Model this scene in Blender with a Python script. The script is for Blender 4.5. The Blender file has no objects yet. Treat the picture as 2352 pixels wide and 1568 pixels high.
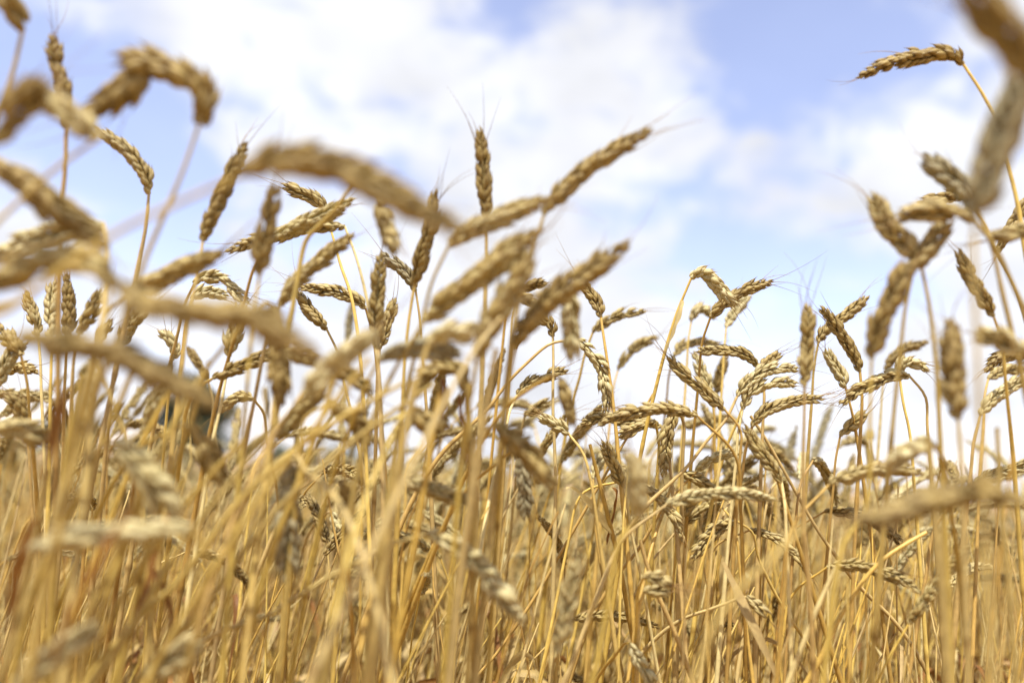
import bpy, math, random
import numpy as np
from mathutils import Matrix, Vector, Euler, Quaternion

random.seed(11)
RNG = np.random.default_rng(11)
SC = bpy.context.scene
COL = SC.collection
R = math.radians

# ------------------------------------------------------------------ camera
CAM_H, PITCH, ROLL, LENS, FOCUS = 0.78, 9.3, 3.0, 28.0, 0.68
cd = bpy.data.cameras.new('camera'); cam = bpy.data.objects.new('camera', cd); COL.objects.link(cam)
cd.sensor_width = 36.0; cd.lens = LENS; cd.clip_start = 0.02; cd.clip_end = 5000
cd.dof.use_dof = True; cd.dof.focus_distance = FOCUS; cd.dof.aperture_fstop = 2.15
CM = Matrix.Translation((0, 0, CAM_H)) @ Euler((R(90 + PITCH), 0, 0)).to_matrix().to_4x4() @ Matrix.Rotation(R(ROLL), 4, 'Z')
cam.matrix_world = CM
SC.camera = cam
FPX = LENS / 36.0 * 2352.0


def at(x, y, d):
    """point seen at (x, y) of the 2352 px wide photograph, d metres in front of the lens"""
    return np.array(CM @ Vector(((x - 1176) / FPX * d, -(y - 784) / FPX * d, -d)))


def heading(x, y):
    v = at(x, y, 1.0) - np.array((0, 0, CAM_H))
    return v / np.linalg.norm(v)


# ------------------------------------------------------------------ sky, clouds and sun
SUN_EL, SUN_AZ = 66.0, 190.0        # azimuth clockwise from +Y (the view direction)
EXPOSURE = 0.70
world = bpy.data.worlds.new('World'); SC.world = world; world.use_nodes = True
NT = world.node_tree; NT.nodes.clear()


def node(nt, typ, **kw):
    n = nt.nodes.new(typ)
    for k, v in kw.items():
        setattr(n, k, v)
    return n


def mth(nt, op, a, b=None, clamp=False):
    n = nt.nodes.new('ShaderNodeMath'); n.operation = op; n.use_clamp = clamp
    for i, v in enumerate((a, b)):
        if v is None:
            continue
        if isinstance(v, (int, float)):
            n.inputs[i].default_value = v
        else:
            nt.links.new(v, n.inputs[i])
    return n.outputs[0]


sky = node(NT, 'ShaderNodeTexSky', sky_type='NISHITA', sun_disc=False)
sky.sun_elevation = R(SUN_EL); sky.sun_rotation = R(SUN_AZ)
sky.air_density = 1.0; sky.dust_density = 0.6; sky.ozone_density = 1.6
tc = node(NT, 'ShaderNodeTexCoord'); D = tc.outputs['Generated']
# (x, y, radius in degrees, amount): banks of cloud (+) and openings of blue (-)
CLOUDS = [(1300, 200, 14, .35), (750, 180, 12, .30), (1480, 330, 5, .35), (560, 60, 7, .3), (1950, 380, 6, .55), (2200, 290, 6, .45), (2290, 100, 4, .35), (1740, 400, 4, .25),
          (1180, 850, 14, .35), (2200, 620, 8, .45), (60, 520, 5, .4), (1180, 1150, 16, .6), (1480, 640, 5, .35),
          (1740, 40, 5, -1.0), (1960, 90, 6, -1.0), (1690, 190, 3.5, -.7), (2130, 170, 3.5, -.6), (1560, 490, 4, -.85), (1720, 560, 5, -.85), (1880, 600, 5, -.8), (1800, 700, 5, -.45), (1440, 500, 2.5, -.5),
          (190, 230, 4, -.85), (320, 340, 5, -.95), (250, 440, 5, -.8), (400, 500, 4, -.6), (30, 130, 3.5, -.9), (1120, -20, 3, -1.1), (1180, 15, 2, -.5), (660, 590, 4, -.5), (930, 410, 2.6, -.5), (820, 560, 3, -.4), (1240, 390, 2.5, -.3)]
acc = None
for (x, y, rad, amt) in CLOUDS:
    h = heading(x, y)
    dp = node(NT, 'ShaderNodeVectorMath', operation='DOT_PRODUCT')
    NT.links.new(D, dp.inputs[0]); dp.inputs[1].default_value = tuple(h)
    k = 1.0 / (1.0 - math.cos(R(rad)))
    e = mth(NT, 'MULTIPLY', mth(NT, 'SUBTRACT', dp.outputs['Value'], 1.0), k)
    g = mth(NT, 'MULTIPLY', mth(NT, 'EXPONENT', e), amt)
    acc = g if acc is None else mth(NT, 'ADD', acc, g)
mp = node(NT, 'ShaderNodeMapping'); mp.inputs['Scale'].default_value = (1.0, 1.0, 1.7); mp.inputs['Location'].default_value = (.3, .1, .7)
NT.links.new(D, mp.inputs['Vector'])
n1 = node(NT, 'ShaderNodeTexNoise'); n1.inputs['Scale'].default_value = 9.0; n1.inputs['Detail'].default_value = 9; n1.inputs['Roughness'].default_value = .58
n1.inputs['Distortion'].default_value = .35
NT.links.new(mp.outputs[0], n1.inputs['Vector'])
n2 = node(NT, 'ShaderNodeTexNoise'); n2.inputs['Scale'].default_value = 6.0; n2.inputs['Detail'].default_value = 8
NT.links.new(mp.outputs[0], n2.inputs['Vector'])
dens = mth(NT, 'ADD', mth(NT, 'ADD', mth(NT, 'MULTIPLY', acc, .72), .16), mth(NT, 'MULTIPLY', mth(NT, 'SUBTRACT', n1.outputs['Fac'], .5), 3.5))
mr = node(NT, 'ShaderNodeMapRange', interpolation_type='SMOOTHSTEP')
mr.inputs['From Min'].default_value = -.47; mr.inputs['From Max'].default_value = .60; mr.inputs['To Min'].default_value = .16
NT.links.new(dens, mr.inputs['Value'])
cr = node(NT, 'ShaderNodeMapRange'); cr.inputs['From Min'].default_value = .3; cr.inputs['From Max'].default_value = .7
cr.inputs['To Min'].default_value = .80; cr.inputs['To Max'].default_value = 1.08
NT.links.new(n2.outputs['Fac'], cr.inputs['Value'])
CLOUD_L = 4.75
cc = node(NT, 'ShaderNodeVectorMath', operation='SCALE'); cc.inputs[0].default_value = (.955 * CLOUD_L, .97 * CLOUD_L, 1.03 * CLOUD_L)
NT.links.new(cr.outputs[0], cc.inputs['Scale'])
sk = node(NT, 'ShaderNodeMix', data_type='RGBA', blend_type='MULTIPLY')
sk.inputs[0].default_value = 1.0
NT.links.new(sky.outputs[0], sk.inputs[6]); sk.inputs[7].default_value = (1.50, 1.22, 1.26, 1)
mx = node(NT, 'ShaderNodeMix', data_type='RGBA')
NT.links.new(mr.outputs[0], mx.inputs[0]); NT.links.new(sk.outputs[2], mx.inputs[6]); NT.links.new(cc.outputs[0], mx.inputs[7])
bg = node(NT, 'ShaderNodeBackground'); bg.inputs['Strength'].default_value = .14
NT.links.new(mx.outputs[2], bg.inputs['Color'])
wo = node(NT, 'ShaderNodeOutputWorld'); NT.links.new(bg.outputs[0], wo.inputs['Surface'])

sl = bpy.data.lights.new('sun', 'SUN'); sl.energy = 4.9; sl.angle = R(.6); sl.color = (1, .975, .92)
so = bpy.data.objects.new('sun', sl); COL.objects.link(so)
sd = Vector((math.sin(R(SUN_AZ)) * math.cos(R(SUN_EL)), math.cos(R(SUN_AZ)) * math.cos(R(SUN_EL)), math.sin(R(SUN_EL))))
so.rotation_euler = sd.to_track_quat('Z', 'Y').to_euler()
so.location = (0, 0, 8)

SC.view_settings.view_transform = 'Standard'; SC.view_settings.look = 'None'
SC.view_settings.exposure = EXPOSURE; SC.view_settings.gamma = 1.0
SC.render.engine = 'CYCLES'
SC.cycles.use_denoising = True
SC.cycles.max_bounces = 7; SC.cycles.diffuse_bounces = 4; SC.cycles.glossy_bounces = 2; SC.cycles.transmission_bounces = 4
SC.cycles.caustics_reflective = False; SC.cycles.caustics_refractive = False


# ------------------------------------------------------------------ materials
def lin(r, g, b):
    f = lambda c: ((c / 255 + .055) / 1.055) ** 2.4 if c > 10 else c / 255 / 12.92
    return (f(r), f(g), f(b), 1)


def straw_mat(name, stops, tip=None, rough=.55, transl=.18, streak=900, spot=.25, bright=.86):
    """stops: colours picked per plant; tip: pigment of the glume tips (attribute u)"""
    m = bpy.data.materials.new(name); m.use_nodes = True
    nt = m.node_tree; nt.nodes.clear()
    oi = node(nt, 'ShaderNodeObjectInfo')
    ta = node(nt, 'ShaderNodeAttribute', attribute_name='tint')
    f = mth(nt, 'FRACT', mth(nt, 'ADD', oi.outputs['Random'], ta.outputs['Fac']))
    stops = [(c[0] * 1.0, c[1] * 1.015, c[2] * .93, 1) for c in stops]
    rp = node(nt, 'ShaderNodeValToRGB')
    el = rp.color_ramp.elements
    for i, c in enumerate(stops):
        p = i / (len(stops) - 1)
        if i < 2:
            e = el[i]; e.position = p
        else:
            e = el.new(p)
        e.color = c
    # ColorRamp elements get re-sorted: assign again in order
    for i, c in enumerate(stops):
        el[i].position = i / (len(stops) - 1); el[i].color = c
    nt.links.new(f, rp.inputs[0])
    col = rp.outputs[0]
    tcn = node(nt, 'ShaderNodeTexCoord')
    # fine mottling and fibres of the dry straw
    ns = node(nt, 'ShaderNodeTexNoise'); ns.inputs['Scale'].default_value = 160; ns.inputs['Detail'].default_value = 4
    nt.links.new(tcn.outputs['Object'], ns.inputs['Vector'])
    mpn = node(nt, 'ShaderNodeMapping'); mpn.inputs['Scale'].default_value = (1, 1, .05)
    nt.links.new(tcn.outputs['Object'], mpn.inputs[0])
    fb = node(nt, 'ShaderNodeTexNoise'); fb.inputs['Scale'].default_value = streak; fb.inputs['Detail'].default_value = 2
    nt.links.new(mpn.outputs[0], fb.inputs['Vector'])
    v = mth(nt, 'ADD', mth(nt, 'MULTIPLY', mth(nt, 'SUBTRACT', ns.outputs['Fac'], .5), spot * 2.2),
            mth(nt, 'MULTIPLY', mth(nt, 'SUBTRACT', fb.outputs['Fac'], .5), spot * 1.6))
    hs = node(nt, 'ShaderNodeHueSaturation')
    nt.links.new(mth(nt, 'ADD', v, bright), hs.inputs['Value'])
    nt.links.new(col, hs.inputs['Color'])
    col = hs.outputs[0]
    ua = node(nt, 'ShaderNodeAttribute', attribute_name='u')
    if tip is not None:
        mr_ = node(nt, 'ShaderNodeMapRange', interpolation_type='SMOOTHSTEP')
        mr_.inputs['From Min'].default_value = .58; mr_.inputs['From Max'].default_value = 1.0
        mr_.inputs['To Max'].default_value = .85
        nt.links.new(ua.outputs['Fac'], mr_.inputs['Value'])
        mm = node(nt, 'ShaderNodeMix', data_type='RGBA')
        nt.links.new(mr_.outputs[0], mm.inputs[0]); nt.links.new(col, mm.inputs[6]); mm.inputs[7].default_value = tip
        col = mm.outputs[2]
    else:
        mm = node(nt, 'ShaderNodeMix', data_type='RGBA', blend_type='MULTIPLY')   # u = 1 marks the brown joints
        nt.links.new(ua.outputs['Fac'], mm.inputs[0]); nt.links.new(col, mm.inputs[6]); mm.inputs[7].default_value = (.42, .32, .22, 1)
        col = mm.outputs[2]
    pb = node(nt, 'ShaderNodeBsdfPrincipled')
    nt.links.new(col, pb.inputs['Base Color']); pb.inputs['Roughness'].default_value = rough
    pb.inputs['Specular IOR Level'].default_value = .35
    bp = node(nt, 'ShaderNodeBump'); bp.inputs['Strength'].default_value = .35; bp.inputs['Distance'].default_value = .0004
    nt.links.new(fb.outputs['Fac'], bp.inputs['Height']); nt.links.new(bp.outputs[0], pb.inputs['Normal'])
    tr = node(nt, 'ShaderNodeBsdfTranslucent'); nt.links.new(col, tr.inputs['Color'])
    ms = node(nt, 'ShaderNodeMixShader'); ms.inputs[0].default_value = transl
    nt.links.new(pb.outputs[0], ms.inputs[1]); nt.links.new(tr.outputs[0], ms.inputs[2])
    out = node(nt, 'ShaderNodeOutputMaterial'); nt.links.new(ms.outputs[0], out.inputs[0])
    return m


TIP = lin(122, 84, 40)
EAR = {
    'pale': straw_mat('ear_pale', [lin(228, 214, 170), lin(206, 188, 136), lin(218, 202, 158)], lin(166, 136, 84), transl=.26, streak=1500, spot=.36),
    'gold': straw_mat('ear_gold', [lin(212, 192, 136), lin(184, 158, 98), lin(204, 182, 128), lin(190, 170, 124)], lin(128, 98, 50), transl=.26, streak=1500, spot=.36),
    'brown': straw_mat('ear_brown', [lin(192, 166, 106), lin(164, 138, 84), lin(180, 156, 104)], lin(110, 82, 42), transl=.24, streak=1500, spot=.36),
    'grey': straw_mat('ear_grey', [lin(188, 174, 140), lin(164, 150, 116)], lin(112, 94, 66), transl=.24, streak=1500, spot=.36),
}
STEM = straw_mat('stem_straw', [lin(226, 196, 112), lin(208, 170, 84), lin(190, 154, 92), lin(230, 210, 154), lin(192, 150, 68), lin(188, 162, 116), lin(220, 186, 96), lin(168, 128, 66), lin(204, 176, 120)],
                 rough=.42, transl=.05, spot=.34, bright=.92)
STEMB = straw_mat('stem_tan', [lin(190, 164, 98), lin(196, 170, 116), lin(206, 176, 92), lin(180, 150, 84)], rough=.45, transl=.08, spot=.28)
LEAF = straw_mat('leaf_dry', [lin(204, 176, 126), lin(180, 144, 94), lin(212, 190, 136), lin(192, 160, 96), lin(186, 162, 112)], rough=.6, transl=.32, spot=.24)
LEAFB = straw_mat('leaf_brown', [lin(140, 92, 44), lin(168, 118, 62), lin(122, 80, 42)], rough=.6, transl=.32, spot=.24)
AWN = straw_mat('awn_hair', [lin(176, 140, 84), lin(140, 100, 54)], rough=.5, transl=.2)


# ------------------------------------------------------------------ mesh helpers: every shape is (verts, quads, u) in numpy
class Geo:
    def __init__(s):
        s.v, s.f, s.u, s.t, s.n = [], [], [], [], 0

    def add(s, v, f, u=None, tint=0.0):
        s.v.append(v); s.f.append(f + s.n)
        s.u.append(np.zeros(len(v)) if u is None else u)
        s.t.append(np.full(len(v), tint)); s.n += len(v)

    def mesh(s, name, mat):
        v = np.concatenate(s.v); f = np.concatenate(s.f)
        return make_mesh(name, v, f, np.concatenate(s.u), np.concatenate(s.t), mat)


def make_mesh(name, v, f, u, t, mat):
    me = bpy.data.meshes.new(name)
    me.vertices.add(len(v)); me.vertices.foreach_set('co', np.ascontiguousarray(v, dtype=np.float32).ravel())
    me.loops.add(f.size); me.loops.foreach_set('vertex_index', np.ascontiguousarray(f, dtype=np.int32).ravel())
    me.polygons.add(len(f)); me.polygons.foreach_set('loop_start', np.arange(0, f.size, 4, dtype=np.int32))
    me.polygons.foreach_set('use_smooth', np.ones(len(f), dtype=bool))
    for nm, a in (('u', u), ('tint', t)):
        at_ = me.attributes.new(nm, 'FLOAT', 'POINT'); at_.data.foreach_set('value', np.ascontiguousarray(a, dtype=np.float32))
    me.update(calc_edges=True)
    for m in (mat if isinstance(mat, list) else [mat]):
        me.materials.append(m)
    return me


def link(name, me, parent=None, mw=None):
    o = bpy.data.objects.new(name, me); COL.objects.link(o)
    if parent is not None:
        o.parent = parent
    if mw is not None:
        o.matrix_local = mw
    return o


def grid_faces(nr, ns, closed=True):
    i = np.arange(nr - 1)[:, None]; j = np.arange(ns if closed else ns - 1)[None, :]
    k = (j + 1) % ns
    return np.stack([i * ns + j, i * ns + k, (i + 1) * ns + k, (i + 1) * ns + j], -1).reshape(-1, 4)


def catmull(P, n):
    P = np.asarray(P, float)
    if len(P) == 2:
        P = np.array([P[0], P[0] * .67 + P[1] * .33, P[0] * .33 + P[1] * .67, P[1]])
    Q = np.vstack([2 * P[0] - P[1], P, 2 * P[-1] - P[-2]])
    out = []
    for i in range(len(P) - 1):
        a, b, c, d = Q[i:i + 4]
        for t in np.linspace(0, 1, 14, endpoint=False):
            out.append(.5 * ((2 * b) + (c - a) * t + (2 * a - 5 * b + 4 * c - d) * t * t + (3 * b - a - 3 * c + d) * t ** 3))
    out.append(P[-1]); out = np.array(out)
    s = np.concatenate([[0], np.cumsum(np.linalg.norm(np.diff(out, axis=0), axis=1))])
    q = np.linspace(0, s[-1], n)
    return np.stack([np.interp(q, s, out[:, k]) for k in range(3)], -1), s[-1]


def frames(P, up=None):
    T = np.gradient(P, axis=0); T /= np.linalg.norm(T, axis=1)[:, None] + 1e-12
    a = np.array((0, 0, 1.)) if up is None else np.asarray(up, float)
    if abs(T[0] @ a) > .95:
        a = np.array((1., 0, 0))
    N = np.zeros_like(P); n = a - T[0] * (a @ T[0]); n /= np.linalg.norm(n)
    for i in range(len(P)):
        n = n - T[i] * (n @ T[i]); n /= np.linalg.norm(n) + 1e-12
        N[i] = n
    return T, N, np.cross(T, N)


def tube(P, rad, ns=8):
    T, N, B = frames(P)
    a = np.linspace(0, 2 * math.pi, ns, endpoint=False)
    rad = np.broadcast_to(rad, len(P))
    v = P[:, None] + rad[:, None, None] * (np.cos(a)[None, :, None] * N[:, None] + np.sin(a)[None, :, None] * B[:, None])
    return v.reshape(-1, 3), grid_faces(len(P), ns)


def floret(L, w, th, nr, ns, bend=.0):
    """pointed husk along +z; bulges to +x"""
    q = np.array([0, .12, .3, .5, .68, .83, .93, 1.0]) if nr >= 8 else (np.array([0, .2, .45, .7, .9, 1.0]) if nr >= 6 else np.array([0, .35, .75, 1.]))
    r = np.sin(np.pi * np.clip(q, 0, 1) ** .72) ** .85
    r = np.where(q > .8, r * .8, r); r[0] = .25
    if nr >= 8:
        r[-1] = .10; q = np.append(q, 1.17); r = np.append(r, .02)
    else:
        r[-1] = .03
    a = np.linspace(0, 2 * math.pi, ns, endpoint=False)
    x = th / 2 * r[:, None] * (np.cos(a)[None] + .18 * np.cos(2 * a)[None]) + (bend * L * (q - .35) ** 2)[:, None] + .12 * th
    y = w / 2 * r[:, None] * np.sin(a)[None]
    z = np.broadcast_to((q * L)[:, None], x.shape)
    return np.stack([x, y, z], -1).reshape(-1, 3), grid_faces(len(q), ns), np.repeat(np.minimum(q, 1), ns)


def rot(v, ax, deg):
    return v @ np.array(Matrix.Rotation(R(deg), 3, ax)).T


def spikelet(rng, lod):
    """local frame: z up the ear, x away from the axis, y across; millimetres in metres"""
    g = Geo(); mm = .001
    nr, ns = ((8, 7), (6, 5), (4, 4))[lod]
    J = lambda s: rng.normal(0, s)
    parts = []
    if lod < 2:
        for sgn in (-1, 1):
            parts.append((6.9 + J(.5), 3.1, 2.0, (.3, 1.6 * sgn, -.6), 15 + J(3), -13 * sgn + J(3)))       # glume
            parts.append((8.5 + J(.6), 3.5, 2.8, (1.1, 1.3 * sgn, .4), 21 + J(3), -9 * sgn + J(3)))   # outer floret
        parts.append((8.2 + J(.6), 3.2, 2.7, (1.3, J(.3), 1.8), 15 + J(3), J(5)))
    else:
        parts.append((10, 5.6, 4.4, (1.3, 0, 0), 18 + J(4), J(6)))
    for (L, w, th, b, tilt, splay) in parts:
        v, f, u = floret(L * mm, w * mm, th * mm, nr, ns, bend=-.16)
        v = rot(v, 'X', splay); v = rot(v, 'Y', tilt)
        g.add(v + np.array(b) * mm, f, u, tint=rng.uniform(0, .6))
    return np.concatenate(g.v), np.concatenate(g.f), np.concatenate(g.u), np.concatenate(g.t)


SPK = [[spikelet(RNG, l) for _ in range(6)] for l in range(3)]
SPK_ME = {}


def spk_mesh(k, key):
    if (k, key) not in SPK_ME:
        v, f, u, t = SPK[0][k]
        SPK_ME[(k, key)] = make_mesh('spikelet', v, f, u, t, EAR[key])
    return SPK_ME[(k, key)]


def ear_stations(P, L, phi, rng, open_=1.0, size=1.0, step=.0027):
    """transforms of the spikelets along the ear axis P: list of (3x3, origin, scale, t)"""
    n = max(6, int(round(L / (step * size))))
    Q, _ = catmull(P[::max(1, len(P) // 12)] if len(P) > 24 else P, n + 1)
    T, N, B = frames(Q, up=rng.normal(0, .05, 3) + np.array((0, 1., .05)))
    out = []
    for i in range(n):
        t = i / (n - 1)
        a = phi + .35 * t + rng.normal(0, .10)
        S = N[i] * math.cos(a) + B[i] * math.sin(a)
        if i % 2:
            S = -S
        if i == n - 1:
            S = S * .15
            x = S / np.linalg.norm(S)
        else:
            x = S
        z = T[i]; y = np.cross(z, x)
        sc = size * (.72 + .40 * min(1, t / .12)) * (1.0 if t < .7 else 1 - .52 * (t - .7) / .3) * rng.uniform(.86, 1.12)
        tilt = R((-5 + 4 * rng.normal()) * (1 if open_ <= 1 else -open_))
        M = np.stack([x, y, z], 1)
        Ry = np.array(Matrix.Rotation(tilt, 3, 'Y'))
        if i == n - 1:
            Ry = np.array(Matrix.Rotation(R(-22), 3, 'Y'))
        if 0 < i < n - 2 and rng.random() < .03:
            continue                                      # a husk that has been shed
        Rz = np.array(Matrix.Rotation(rng.normal(0, .16), 3, 'Z')) @ np.array(Matrix.Rotation(rng.normal(0, .09), 3, 'X'))
        out.append((M @ Ry @ Rz, Q[i] + x * .0004, sc, t))
    return out, Q


def awns(st, rng, n, lo=.012, hi=.05):
    g = Geo()
    up = [s for s in st if s[3] > .35] or st
    for _ in range(n):
        M, o, sc, t = up[min(len(up) - 1, int(rng.triangular(0, len(up), len(up))))]
        y = rng.choice((-1, 1)) * .0016
        p0 = o + M @ np.array((.0042, y * 1.4, .0098)) * sc
        d = M @ np.array((.35 + rng.normal(0, .12), rng.normal(0, .22), 1.0)); d /= np.linalg.norm(d)
        L = rng.uniform(lo, hi) * (.45 + .6 * t)
        side = np.cross(d, rng.normal(size=3)); side /= np.linalg.norm(side)
        c = rng.normal(0, .28)
        q = np.linspace(0, 1, 8)[:, None]
        P = p0 - d * .002 + d * L * q + side * L * c * q ** 2 + np.array((0, 0, -1)) * L * .05 * q ** 2
        v, f = tube(P,   .00030 * (1 - .8 * q[:, 0]), 3)
        g.add(v, f, None, rng.uniform(0, 1))
    return g


def rachis(Q):
    z = Q.copy()
    return tube(z, np.linspace(.0017, .0010, len(z)), 6)


def stem_geo(P, L, rng, r0=.0018, r1=.00085, nodes=True, ns=8):
    """P from the ear down to the ground"""
    n = len(P); s = np.linspace(0, L, n)
    r = r1 + (r0 - r1) * np.clip(s / .30, 0, 1) ** .8
    u = np.zeros(n)
    if nodes:
        for nd in (rng.uniform(.11, .30), rng.uniform(.36, .5)):
            r = r * (1 + .32 * np.exp(-((s - nd) / .0035) ** 2)) * np.where((s > nd - .13) & (s < nd), 1.16, 1.0)
            u = np.maximum(u, .85 * np.exp(-((s - nd) / .0022) ** 2))
    v, f = tube(P, r, ns)
    return v, f, np.repeat(u, ns)


def refine(P, L, rng):
    """more rings where the joints may fall"""
    return catmull(P, max(24, int(L / .0055)))


def leaf_geo(P, w, rng, twist=1.2, fold=.35):
    n = 18
    Q, L = catmull(P, n)
    T, N, B = frames(Q)
    a0 = rng.uniform(0, 6.28)
    tw = rng.uniform(-twist, twist) + twist * .6 * np.sin(np.linspace(0, rng.uniform(2, 5), n))
    q = np.linspace(0, 1, n)
    wd = w * np.clip(np.minimum(.35 + 2.6 * q, 1.25 * (1 - q) ** .6 + .02), 0, 1)
    rows = []
    for i in range(n):
        a = a0 + tw[i]
        X = N[i] * math.cos(a) + B[i] * math.sin(a); Y = np.cross(T[i], X)
        for c in (-1, -.5, 0, .5, 1):
            wob = .10 * w * math.sin(q[i] * 23 + c * 2 + a0)
            rows.append(Q[i] + X * c * wd[i] / 2 + Y * (abs(c) * fold * wd[i] * .5 + wob * abs(c) * .5))
    return np.array(rows), grid_faces(n, 5, closed=False)


def tag(o, label, cat, group=None, kind=None):
    o['label'] = label
    if cat: o['category'] = cat
    if group: o['group'] = group
    if kind: o['kind'] = kind


def ground_z(x, y):
    s = min(1.0, max(0.0, (x / max(y, .5) + .45) / .75)); s = s * s * (3 - 2 * s)
    return -max(0.0, min(y, 14) - 1.0) * (.047 + .033 * s)


# ------------------------------------------------------------------ terrain
def build_ground():
    xs = np.concatenate([[-1500, -500, -150], np.linspace(-40, 40, 41), [150, 500, 1500]])
    ys = np.concatenate([[-300, -60, -10], np.linspace(-4, 40, 45), [80, 200, 600, 2000]])
    v = np.array([(x, y, ground_z(x, y) + (.012 * math.sin(x * 3.1) * math.cos(y * 2.7))) for y in ys for x in xs])
    f = grid_faces(len(ys), len(xs), closed=False)
    m = bpy.data.materials.new('soil'); m.use_nodes = True
    nt = m.node_tree; pb = nt.nodes['Principled BSDF']; pb.inputs['Roughness'].default_value = .95
    ns = node(nt, 'ShaderNodeTexNoise'); ns.inputs['Scale'].default_value = 9; ns.inputs['Detail'].default_value = 8
    tcn = node(nt, 'ShaderNodeTexCoord'); nt.links.new(tcn.outputs['Object'], ns.inputs['Vector'])
    rp = node(nt, 'ShaderNodeValToRGB'); rp.color_ramp.elements[0].position = .35; rp.color_ramp.elements[1].position = .68
    rp.color_ramp.elements[0].color = lin(116, 88, 56); rp.color_ramp.elements[1].color = lin(164, 134, 86)
    nt.links.new(ns.outputs['Fac'], rp.inputs[0]); nt.links.new(rp.outputs[0], pb.inputs['Base Color'])
    bp = node(nt, 'ShaderNodeBump'); bp.inputs['Distance'].default_value = .03; nt.links.new(ns.outputs['Fac'], bp.inputs['Height'])
    nt.links.new(bp.outputs[0], pb.inputs['Normal'])
    o = link('ground', make_mesh('ground', v, f, np.zeros(len(v)), np.zeros(len(v)), m))
    o['kind'] = 'structure'; o['label'] = 'bare soil and straw litter under the wheat'


build_ground()


# ------------------------------------------------------------------ trees far behind the field
def leaf_material(name, a, b):
    m = bpy.data.materials.new(name); m.use_nodes = True; nt = m.node_tree
    pb = nt.nodes['Principled BSDF']; pb.inputs['Roughness'].default_value = .6
    ta = node(nt, 'ShaderNodeAttribute', attribute_name='tint')
    mm = node(nt, 'ShaderNodeMix', data_type='RGBA'); nt.links.new(ta.outputs['Fac'], mm.inputs[0])
    mm.inputs[6].default_value = a; mm.inputs[7].default_value = b
    nt.links.new(mm.outputs[2], pb.inputs['Base Color'])
    return m


BARK = bpy.data.materials.new('bark'); BARK.use_nodes = True
_n = node(BARK.node_tree, 'ShaderNodeTexNoise'); _n.inputs['Scale'].default_value = 14
_r = node(BARK.node_tree, 'ShaderNodeValToRGB'); _r.color_ramp.elements[0].color = (.05, .035, .025, 1); _r.color_ramp.elements[1].color = (.16, .12, .08, 1)
BARK.node_tree.links.new(_n.outputs['Fac'], _r.inputs[0]); BARK.node_tree.links.new(_r.outputs[0], BARK.node_tree.nodes['Principled BSDF'].inputs['Base Color'])
BARK.node_tree.nodes['Principled BSDF'].inputs['Roughness'].default_value = .9


def tree(label, x_px, top_px, dist, width, mat, seed):
    rng = np.random.default_rng(seed)
    p = at(x_px, top_px, dist); base = np.array((p[0], p[1], ground_z(p[0], p[1])))
    H = p[2] - base[2]
    root = bpy.data.objects.new('tree', None); COL.objects.link(root); root.location = base
    tag(root, label, 'tree', 'trees beyond the wheat field')
    g = Geo(); q = np.linspace(0, 1, 12)[:, None]
    P = np.concatenate([.25 * np.sin(q * 3), .2 * np.sin(q * 4 + 1), q * H * .85], 1)
    v, f = tube(P, H * .03 * (1.15 - q[:, 0]), 9); g.add(v, f)
    ends = []
    for k in range(13):
        h = rng.uniform(.22, .8); o = P[int(h * 11)]
        a = k * 2.4 + rng.normal(0, .3); d = np.array((math.cos(a), math.sin(a), rng.uniform(.3, .9)))
        Lb = width * .5 * (1 - .45 * h) * rng.uniform(.75, 1.05); s = np.linspace(0, 1, 7)[:, None]
        Pb = o + d * Lb * s + np.array((0, 0, .12 * Lb)) * s ** 2
        v, f = tube(Pb, H * .011 * (1.1 - s[:, 0]), 6); g.add(v, f)
        ends += [Pb[3], Pb[5], Pb[6]]
    ends += [P[-1], P[-2], P[-3]]
    link('trunk', g.mesh('trunk', BARK), root)
    V, F, Tn = [], [], []; n = 0
    for c in ends:
        rr = width * rng.uniform(.12, .2)
        for _ in range(240):
            dv = rng.normal(size=3); dv /= np.linalg.norm(dv)
            o = c + dv * rr * rng.uniform(.35, 1) ** .6 * np.array((1, 1, .75))
            s = rng.uniform(.08, .17) * width / 5
            a, b = np.linalg.qr(rng.normal(size=(3, 2)))[0].T
            V += [o - a * s, o - b * s * .6, o + a * s, o + b * s * .6]; F.append((n, n + 1, n + 2, n + 3)); n += 4
            Tn += [rng.uniform(0, 1)] * 4
    link('crown', make_mesh('crown', np.array(V), np.array(F), np.zeros(len(V)), np.array(Tn), mat), root)


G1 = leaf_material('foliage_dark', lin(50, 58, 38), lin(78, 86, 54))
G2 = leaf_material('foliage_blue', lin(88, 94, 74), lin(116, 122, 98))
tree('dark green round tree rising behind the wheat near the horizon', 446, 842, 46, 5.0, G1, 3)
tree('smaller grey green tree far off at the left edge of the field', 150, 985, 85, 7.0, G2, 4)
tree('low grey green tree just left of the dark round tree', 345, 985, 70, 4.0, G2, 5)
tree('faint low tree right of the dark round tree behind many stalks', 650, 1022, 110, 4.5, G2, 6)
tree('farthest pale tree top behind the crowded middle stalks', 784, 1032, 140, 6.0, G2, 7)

# ------------------------------------------------------------------ the wheat that can be told apart
# key: (label, depth, ear points base->tip, stem points from the ear down or None, colour, options)
W = []


def S(label, d, ear, stem=None, col='gold', **o):
    W.append((label, d, ear, stem, col, o))


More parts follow.
